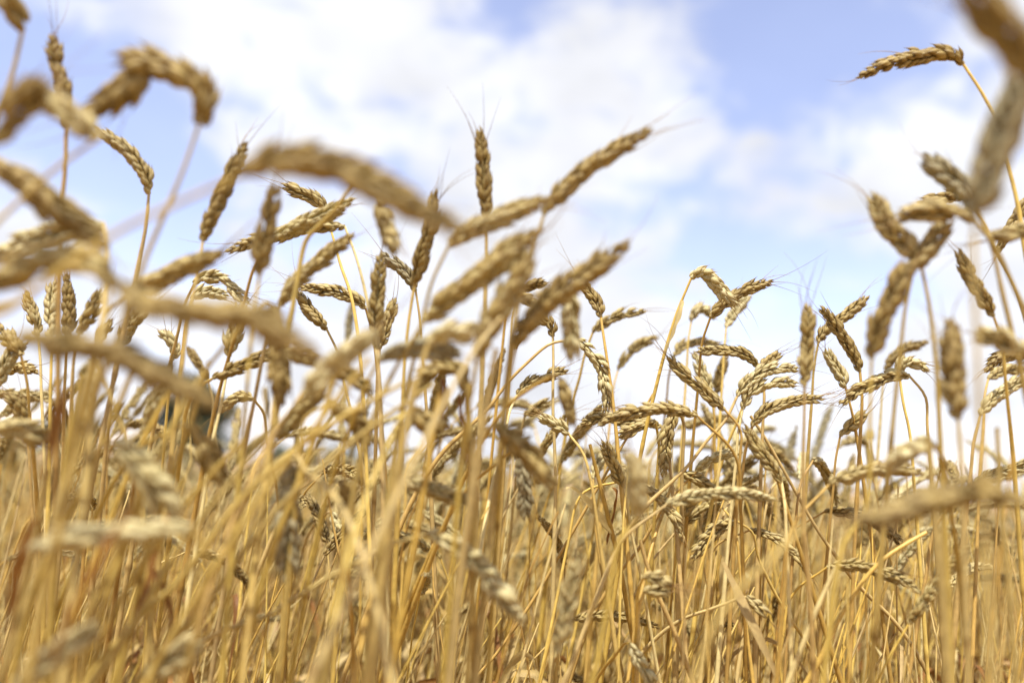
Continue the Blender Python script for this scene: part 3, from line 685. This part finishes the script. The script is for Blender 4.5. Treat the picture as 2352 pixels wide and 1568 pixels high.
S('yellow straw leaning left beside the bottom right leaf', .64, None, [(1770, 1050), (1830, 1240), (1880, 1400), (1930, 1560)],
  leaf=[([(1660, 1290, .62), (1700, 1380, .61), (1745, 1470, .60), (1800, 1590, .60)], .009, 0)])
S('straw with a folded papery leaf in the lower centre', .66, None, [(1355, 1020), (1400, 1200), (1424, 1300), (1450, 1450)],
  leaf=[([(1400, 1225, .66), (1380, 1200, .655), (1345, 1150, .65), (1312, 1120, .65), (1300, 1122, .645)], .013, 0), ([(1395, 1250, .67), (1412, 1180, .67), (1418, 1130, .67), (1405, 1118, .67)], .010, 1)])
S('blurred straw with a red brown leaf at the left', .40, None, [(190, 860), (160, 1000), (140, 1150), (120, 1400)],
  leaf=[([(150, 890, .4), (140, 950, .4), (120, 1040, .4), (90, 1140, .4)], .009, 1)])
S('very blurred straw with a dark brown leaf in the bottom left', .34, None, [(330, 1100), (270, 1260), (200, 1420), (140, 1600)],
  leaf=[([(300, 1170, .34), (250, 1260, .34), (190, 1370, .34), (120, 1520, .34)], .016, 1)])
S('pale blurred ear with knobbly kernels hanging at the left below the lowest sloping ear', .46, [(206, 828), (202, 880), (197, 930), (190, 990)], [(208, 808), (216, 800), (226, 840)], 'pale', phi=1.5, size=.95)
S('yellowish blurred ear lying low at the left edge beside the red brown leaf', .42, [(-25, 985), (20, 982), (60, 992), (100, 1010)], [(-50, 1010), (-60, 1100)], 'gold', phi=.6)
S('brown blurred ear bending down right into the crowd left of the middle', .44, [(752, 925), (790, 940), (822, 972), (846, 1020)], [(725, 925), (700, 950), (690, 1050)], 'brown', phi=.8)
S('blurred ear slanting up right against the white gap left of the middle', .50, [(640, 1010), (672, 968), (705, 930), (745, 896)], [(612, 1055), (560, 1160), (500, 1300)], 'gold', phi=.5)
S('pale blurred ear behind the left end of the thick sloping ear', .52, [(330, 1000), (345, 955), (366, 915), (392, 880)], [(318, 1050), (300, 1160)], 'pale', phi=.9)
S('small brown ear low at the left edge under the kernel rowed one', .60, [(60, 985), (52, 955), (40, 930), (22, 905)], [(66, 1020), (70, 1100)], 'brown')
S('tan blurred straw slanting to the lower left from the crowded middle', .37, None, [(930, 878), (800, 950), (680, 1030), (560, 1140), (430, 1310)], sr=.9)
S('second tan slanting straw, just under the first from the crowded middle', .38, None, [(1000, 880), (860, 975), (730, 1080), (610, 1200), (480, 1380)], sr=.9)
S('brown leaning straw with a torn brown leaf in the lower left', .46, None, [(420, 1100), (370, 1240), (310, 1400), (260, 1570)],
  leaf=[([(395, 1170, .46), (370, 1230, .45), (350, 1330, .45), (300, 1470, .45)], .013, 1), ([(340, 1300, .47), (380, 1340, .46), (400, 1420, .46), (390, 1520, .47)], .011, 1)])
S('brown leaning straw with a drooping leaf at the bottom left edge', .42, None, [(110, 1080), (80, 1240), (40, 1400), (5, 1560)],
  leaf=[([(90, 1190, .42), (60, 1220, .41), (30, 1330, .41), (20, 1480, .41)], .010, 1)])


GROUP = 'wheat stalks standing in the field'


def stem_path(base3, out_dir, traced3, rng):
    """curve from the ear base through the traced points and on to the ground"""
    pts = [base3] + [p for p in traced3]
    if traced3:
        v = pts[-1] - pts[-2]; v /= np.linalg.norm(v)
        lead = None
    else:
        v = out_dir / np.linalg.norm(out_dir)
    P0 = pts[-1]
    z0 = ground_z(P0[0], P0[1]); h = P0[2] - z0
    hz = v.copy(); hz[2] = 0
    if v[2] > -.15:                                   # the neck leaves sideways or upwards: arch over, then down
        k = .05 if v[2] < .5 else .03
        c1 = P0 + v * k
        c2 = P0 + v * k * .8 + hz / (np.linalg.norm(hz) + 1e-6) * k * 1.0 + np.array((0, 0, -.05))
        end = c2 + hz * .10; end[2] = z0
        mids = [c1 * .55 + P0 * .3 + c2 * .15, c1 * .35 + c2 * .55 + P0 * .1 + np.array((0, 0, -.01)), c2 + hz * .02 + np.array((0, 0, -.07))]
    else:
        sl = hz / -v[2]; m = np.linalg.norm(sl)
        if m > 1.2: sl *= 1.2 / m
        end = P0 + sl * h * (.40 if m > .3 else .8); end[2] = z0
        mids = [P0 + v * min(.12, h * .3)]
        a = mids[0]; mids.append(a * .5 + end * .5 + sl * .03)
    end[:2] += rng.normal(0, .012, 2)
    end[1] = max(end[1], .14)
    pts = pts + mids + [end - np.array((0, 0, .012))]
    return np.array(pts)


def build_hero(label, d, ear, stem, col, o, idx):
    rng = np.random.default_rng(1000 + idx)
    root = bpy.data.objects.new('wheat_stalk', None); COL.objects.link(root)
    tag(root, label, 'wheat stalk', GROUP)
    near = min(1.0, max(0.0, (.50 - d) / .14)); d *= 1 + .22 * near
    d_tip = o.get('dt', d + rng.normal(0, .006)); d_low = o.get('dl', d + rng.normal(0, .012))
    tr = []
    if stem:
        k = len(stem)
        tr = [at(x, y, d + (d_low - d) * (i + 1) / k) for i, (x, y) in enumerate(stem)]
    if ear:
        k = len(ear) - 1
        E = [at(x, y, d + (d_tip - d) * i / k) for i, (x, y) in enumerate(ear)]
        base = E[0]
        path = stem_path(base, E[0] - E[1], tr, rng)
    else:
        base = tr[0]; path = stem_path(base, tr[0] - tr[1], tr[1:], rng)
    # a stem's foot gives the Empty its place
    foot = path[-1].copy(); root.location = foot
    P, L = catmull(path, 40)
    P, L = refine(P, L, rng)
    sr = o.get('sr', 1.0)
    v, f, u = stem_geo(P - foot, L, rng, r0=rng.uniform(.0016, .0022) * sr, r1=(rng.uniform(.0009, .0011) if ear else .0014) * sr)
    g = Geo(); g.add(v, f, u, 0.0)
    link('stem', g.mesh('stem', STEMB if o.get('tan', d < .5) else STEM), root)
    if ear:
        Q, Le = catmull(E, 40)
        st, ax = ear_stations(Q - foot, Le, o.get('phi', rng.uniform(0, 3.14)), rng, size=o.get('size', 1.0) * (1.06 + .42 * near), step=o.get('step', .0027))
        g = Geo(); v, f = rachis(ax); g.add(v, f, None, 0)
        sharp = o.get('sharp', .62 <= d <= .74)
        if sharp:
            eo = link('ear', g.mesh('ear', EAR[col]), root)
            for (M, og, sc, t) in st:
                k = int(rng.integers(6))
                mw = Matrix(M * sc).to_4x4(); mw.translation = Vector(og)
                link('spikelet', spk_mesh(k, col), eo, mw)
        else:
            for (M, og, sc, t) in st:
                v, f, u, tt = SPK[0][int(rng.integers(6))]
                g.add((v * sc) @ M.T + og, f, u, 0); g.t[-1] = tt
            eo = link('ear', g.mesh('ear', EAR[col]), root)
        na = o.get('awn', int(rng.integers(3, 8)))
        if na:
            link('awn', awns(st, rng, na).mesh('awn', AWN), eo)
    for lf in o.get('leaf', []):
        pts, w, brown = lf
        LP = [at(x, y, dd) - foot for (x, y, dd) in pts]
        g = Geo(); v, f = leaf_geo(LP, w, rng, twist=.5); g.add(v, f, None, 0)
        link('leaf', g.mesh('leaf', LEAFB if brown else LEAF), root)
    if not o.get('leaf') and rng.random() < .75:          # a dry leaf hanging from a lower joint
        for _ in range(1 if rng.random() < .6 else 2):
            i = int(len(P) * rng.uniform(.42, .7)); p = P[i] - foot
            a = rng.uniform(0, 6.28); dv = np.array((math.cos(a), math.sin(a), 0)) * rng.uniform(.02, .07)
            ln = rng.uniform(.08, .2)
            LP = [p, p + dv * .5 + np.array((0, 0, .04)), p + dv * 1.1 + np.array((0, 0, .02)), p + dv * 1.6 + np.array((0, 0, -ln * .5)), p + dv * 1.8 + np.array((0, 0, -ln))]
            g = Geo(); v, f = leaf_geo(LP, rng.uniform(.006, .011), rng); g.add(v, f, None, 0)
            link('leaf', g.mesh('leaf', LEAFB if rng.random() < .25 else LEAF), root)
    return root


for i, (label, d, ear, stem, col, o) in enumerate(W):
    build_hero(label, d, ear, stem, col, o, i)
print('traced stalks:', len(W))


# ------------------------------------------------------------------ further stalks: prototypes that are copied
def proto_shape(rng, bend, h):
    """a stalk from the ground: stem path (top to bottom), ear axis (base to tip), in its own frame, leaning to +x"""
    L = rng.uniform(.065, .095)
    neck = h - L * .3
    lean = rng.uniform(.0, .12)
    q = np.linspace(0, 1, 22)
    z = q * neck
    x = lean * q ** 2.2 * h
    P = np.stack([x, .012 * np.sin(q * 4 + rng.uniform(0, 6)), z], 1)
    qk = rng.uniform(.35, .75); kk = rng.normal(0, .05)
    P[:, 0] += np.maximum(0, q - qk) * kk; P[:, 1] += np.maximum(0, q - qk * .8) * rng.normal(0, .05)
    ang = math.atan2(lean * 2.2 * h + kk, neck)
    pts = [P[-1]]; a = ang; n = 22
    nk = .06
    for i in range(n):
        s = (L + nk) / n
        a += bend * (1.3 if i < n * .45 else .75) / n
        pts.append(pts[-1] + s * np.array((math.sin(a), .04 * math.sin(i * .2), math.cos(a))))
    pts = np.array(pts); c = int(n * nk / (L + nk))
    stem = np.vstack([P[:-1], pts[:c + 1]])[::-1]
    return stem, pts[c:], L


def proto_leaf(rng, stem):
    i = int(len(stem) * rng.uniform(.42, .75)); p = stem[i]
    a = rng.uniform(0, 6.28); dv = np.array((math.cos(a), math.sin(a), 0)) * rng.uniform(.02, .08); ln = rng.uniform(.06, .2)
    return [p, p + dv * .5 + np.array((0, 0, .05)), p + dv * 1.1 + np.array((0, 0, .03)), p + dv * 1.6 + np.array((0, 0, -ln * .5)), p + dv * 1.8 + np.array((0, 0, -ln))]


def make_proto(i):
    rng = np.random.default_rng(500 + i)
    bend = (.3, 1.0, 1.7, 2.3, 2.7, .7, 1.4, 2.0, .1, 2.5)[i % 10]
    col = ('gold', 'pale', 'gold', 'brown', 'gold', 'gold', 'pale', 'gold', 'grey', 'gold')[i % 10]
    stem, ear, L = proto_shape(rng, bend, .80)
    root = bpy.data.objects.new('wheat_stalk', None); COL.objects.link(root)
    sp, sl_ = catmull(stem, 20); sp, sl_ = refine(sp, sl_, rng)
    g = Geo(); v, f, u = stem_geo(sp, sl_, rng, r0=rng.uniform(.0014, .0020)); g.add(v, f, u, 0); link('stem', g.mesh('stem', STEM), root)
    st, ax = ear_stations(ear, L, rng.uniform(0, 3.14), rng)
    g = Geo(); v, f = rachis(ax); g.add(v, f)
    for (M, og, sc, t) in st:
        v, f, u, tt = SPK[0][int(rng.integers(6))]; g.add((v * sc) @ M.T + og, f, u, 0); g.t[-1] = tt
    eo = link('ear', g.mesh('ear', EAR[col]), root)
    link('awn', awns(st, rng, 6).mesh('awn', AWN), eo)
    for k in range(2 + i % 2):
        g = Geo(); v, f = leaf_geo(proto_leaf(rng, stem), rng.uniform(.006, .011), rng); g.add(v, f)
        link('leaf', g.mesh('leaf', LEAFB if i % 5 == 2 and k == 0 else LEAF), root)
    return root, bend, np.vstack([ear[0], ear[len(ear) // 2], ear[-1], ear[np.argmax(ear[:, 2])]])


def copy_tree(o, parent=None):
    c = o.copy(); COL.objects.link(c)
    if parent is not None:
        c.parent = parent
    for ch in [x for x in o.children]:
        copy_tree(ch, c)
    return c


protos = [make_proto(i) for i in range(10)]
CLASS = {0: 'upright wheat stalk with a nearly straight ear in the crowd behind the sharp stalks',
         1: 'wheat stalk with a gently nodding ear in the crowd behind the sharp stalks',
         2: 'wheat stalk with a drooping hooked ear in the crowd behind the sharp stalks'}
CI = np.array(CM.inverted())


def project(p):
    q = CI @ np.append(p, 1.0)
    return 1176 + q[0] / -q[2] * FPX, 784 - q[1] / -q[2] * FPX, -q[2]


N_FILL = 300 - len(W)
placed = 0; first = set(); used = []
fr = np.random.default_rng(77)
tries = 0
while placed < N_FILL and tries < 20000:
    tries += 1
    k = int(fr.integers(10))
    dist = .63 + .66 * fr.random() ** 1.1
    ax = fr.uniform(-.70, .70)
    x, y = dist * ax, dist
    sc = fr.normal(.95, .06)
    eul = (Matrix.Rotation(fr.normal(.13 if x < .1 else .03, .11), 3, 'Y') @ Matrix.Rotation(fr.normal(0, .07), 3, 'X') @ Matrix.Rotation(fr.normal(0, 1.3), 3, 'Z')).to_euler()
    Mx = np.array(eul.to_matrix()) * sc
    pr = [project(Mx @ e + np.array((x, y, ground_z(x, y) - .01))) for e in protos[k][2]]
    u, v = pr[0][0], min(p[1] for p in pr)
    lim = (850 if u > 1250 else 770) + 130 * fr.random()
    if dist < .76: lim = max(lim, 1020) + (80 if dist < .62 else 0)
    if v < lim or (pr[0][1] > 1120 and fr.random() < .75) or (330 < u < 520 and v < 1080) or u < -120 or u > 2470 or any((x - a) ** 2 + (y - b) ** 2 < .02 ** 2 for a, b in used):
        continue
    used.append((x, y))
    root, bend, _e = protos[k]
    if k in first:
        root = copy_tree(root)
    first.add(k)
    root.location = (x, y, ground_z(x, y) - .01)
    root.rotation_euler = eul
    root.scale = (sc,) * 3
    tag(root, CLASS[0 if bend < .8 else (1 if bend < 1.8 else 2)], 'wheat stalk', 'wheat stalks crowded behind the sharp stalks')
    placed += 1
for k, (root, bend, _e) in enumerate(protos):
    if k not in first:
        for ch in list(root.children):
            for c2 in list(ch.children): bpy.data.objects.remove(c2)
            bpy.data.objects.remove(ch)
        bpy.data.objects.remove(root)
print('copied stalks:', placed)


# ------------------------------------------------------------------ the rest of the crop, one mass
def lod_plant(i, lod):
    rng = np.random.default_rng(900 + i + 50 * lod)
    bend = rng.uniform(.1, 2.6)
    stem, ear, L = proto_shape(rng, bend, .80)
    out = []
    sp, _ = catmull(stem, 16 if lod == 1 else 9); ns = 5 if lod == 1 else 4
    v, f = tube(sp, np.linspace(.0010, .0020, len(sp)), ns); out.append((v, f, np.zeros(len(v)), 0))
    st, ax = ear_stations(ear, L, rng.uniform(0, 3.14), rng)
    col = 1 + int(rng.choice(4, p=(.45, .45, .04, .06)))
    for (M, og, sc, t) in st:
        v, f, u, tt = SPK[lod][int(rng.integers(6))]
        out.append(((v * sc) @ M.T + og, f, u, col))
    for _ in range(3):
        v, f = leaf_geo(proto_leaf(rng, stem), rng.uniform(.006, .012), rng); out.append((v, f, np.zeros(len(v)), 5 if rng.random() < .68 else 6))
    V = np.concatenate([o[0] for o in out]); n = 0; F = []
    for o in out:
        F.append(o[1] + n); n += len(o[0])
    return V, np.concatenate(F), np.concatenate([o[2] for o in out]), np.concatenate([np.full(len(o[1]), o[3], dtype=np.int32) for o in out])


def lod_straw(i):
    """a shoot that never set an ear: straw and dry leaves only"""
    rng = np.random.default_rng(1700 + i)
    stem, ear, L = proto_shape(rng, rng.uniform(.0, .5), .80)
    sp, Ls = catmull(stem, 18); s = np.linspace(0, Ls, 18)
    nd = rng.uniform(.12, .4); r = np.linspace(.0007, .0016, 18) * np.where((s > nd - .12) & (s < nd), 1.25, 1.0)
    v, f = tube(sp, r, 6); out = [(v, f, np.zeros(len(v)), 0)]
    for _ in range(3):
        v, f = leaf_geo(proto_leaf(rng, stem), rng.uniform(.005, .012), rng); out.append((v, f, np.zeros(len(v)), 5 if rng.random() < .62 else 6))
    V = np.concatenate([o[0] for o in out]); n = 0; F = []
    for o in out:
        F.append(o[1] + n); n += len(o[0])
    return V, np.concatenate(F), np.concatenate([o[2] for o in out]), np.concatenate([np.full(len(o[1]), o[3], dtype=np.int32) for o in out])


def mass():
    rng = np.random.default_rng(5)
    lib = {1: [lod_plant(i, 1) for i in range(14)], 2: [lod_plant(i, 2) for i in range(12)]}
    lib[3] = [lod_straw(i) for i in range(16)]
    VV, FF, UU, TT, MM = [], [], [], [], []; n = 0
    spots = []
    for (d0, d1, dens, lod) in ((.70, .88, 120, 1), (.88, 1.5, 300, 1), (1.5, 2.4, 280, 1), (.56, .75, 500, 3), (.75, 1.4, 1050, 3), (1.4, 2.2, 420, 3), (2.4, 5.0, 160, 2), (5.0, 14.0, 24, 2), (14.0, 45.0, 2.0, 2)):
        half = .80
        area = half * (d1 ** 2 - d0 ** 2)
        for _ in range(int(area * dens)):
            y = math.sqrt(rng.uniform(d0 ** 2, d1 ** 2)); x = rng.uniform(-half, half) * y
            spots.append((x, y, lod))
            if lod == 3 and x > .15 * y:
                spots.append((rng.uniform(.15, half) * y, y + rng.uniform(-.05, .3), lod))
    for (x, y, lod) in spots:
        V, F, U, M = lib[lod][int(rng.integers(len(lib[lod])))]
        sc = rng.uniform(.72, 1.0) if lod == 3 else (min(rng.normal(.885, .08), .86 if y < .88 else (1.02 if x < .1 * y else .97)) if y < 1.7 else min(rng.normal(.94, .07), 1.03)); a = rng.normal(0, 1.4)
        if -.43 < x / y < -.34: sc *= .94
        Mx = np.array(Matrix.Rotation(rng.normal(.11 if x < .1 * y else .03, .12 if lod < 3 else .19), 3, 'Y') @ Matrix.Rotation(rng.normal(0, .08), 3, 'X') @ Matrix.Rotation(a, 3, 'Z')) * sc
        VV.append(V @ Mx.T + np.array((x, y, ground_z(x, y) - .01))); FF.append(F + n); n += len(V)
        UU.append(U); TT.append(np.full(len(V), rng.random())); MM.append(M)
    me = make_mesh('wheat_crop', np.concatenate(VV), np.concatenate(FF), np.concatenate(UU), np.concatenate(TT),
                   [STEM, EAR['pale'], EAR['gold'], EAR['brown'], EAR['grey'], LEAF, LEAFB])
    me.polygons.foreach_set('material_index', np.concatenate(MM))
    o = link('wheat_crop', me)
    tag(o, 'dense ripe wheat filling the field behind the separate stalks', 'wheat crop', None, 'stuff')
    print('mass:', len(spots), 'stalks', n, 'verts')


mass()
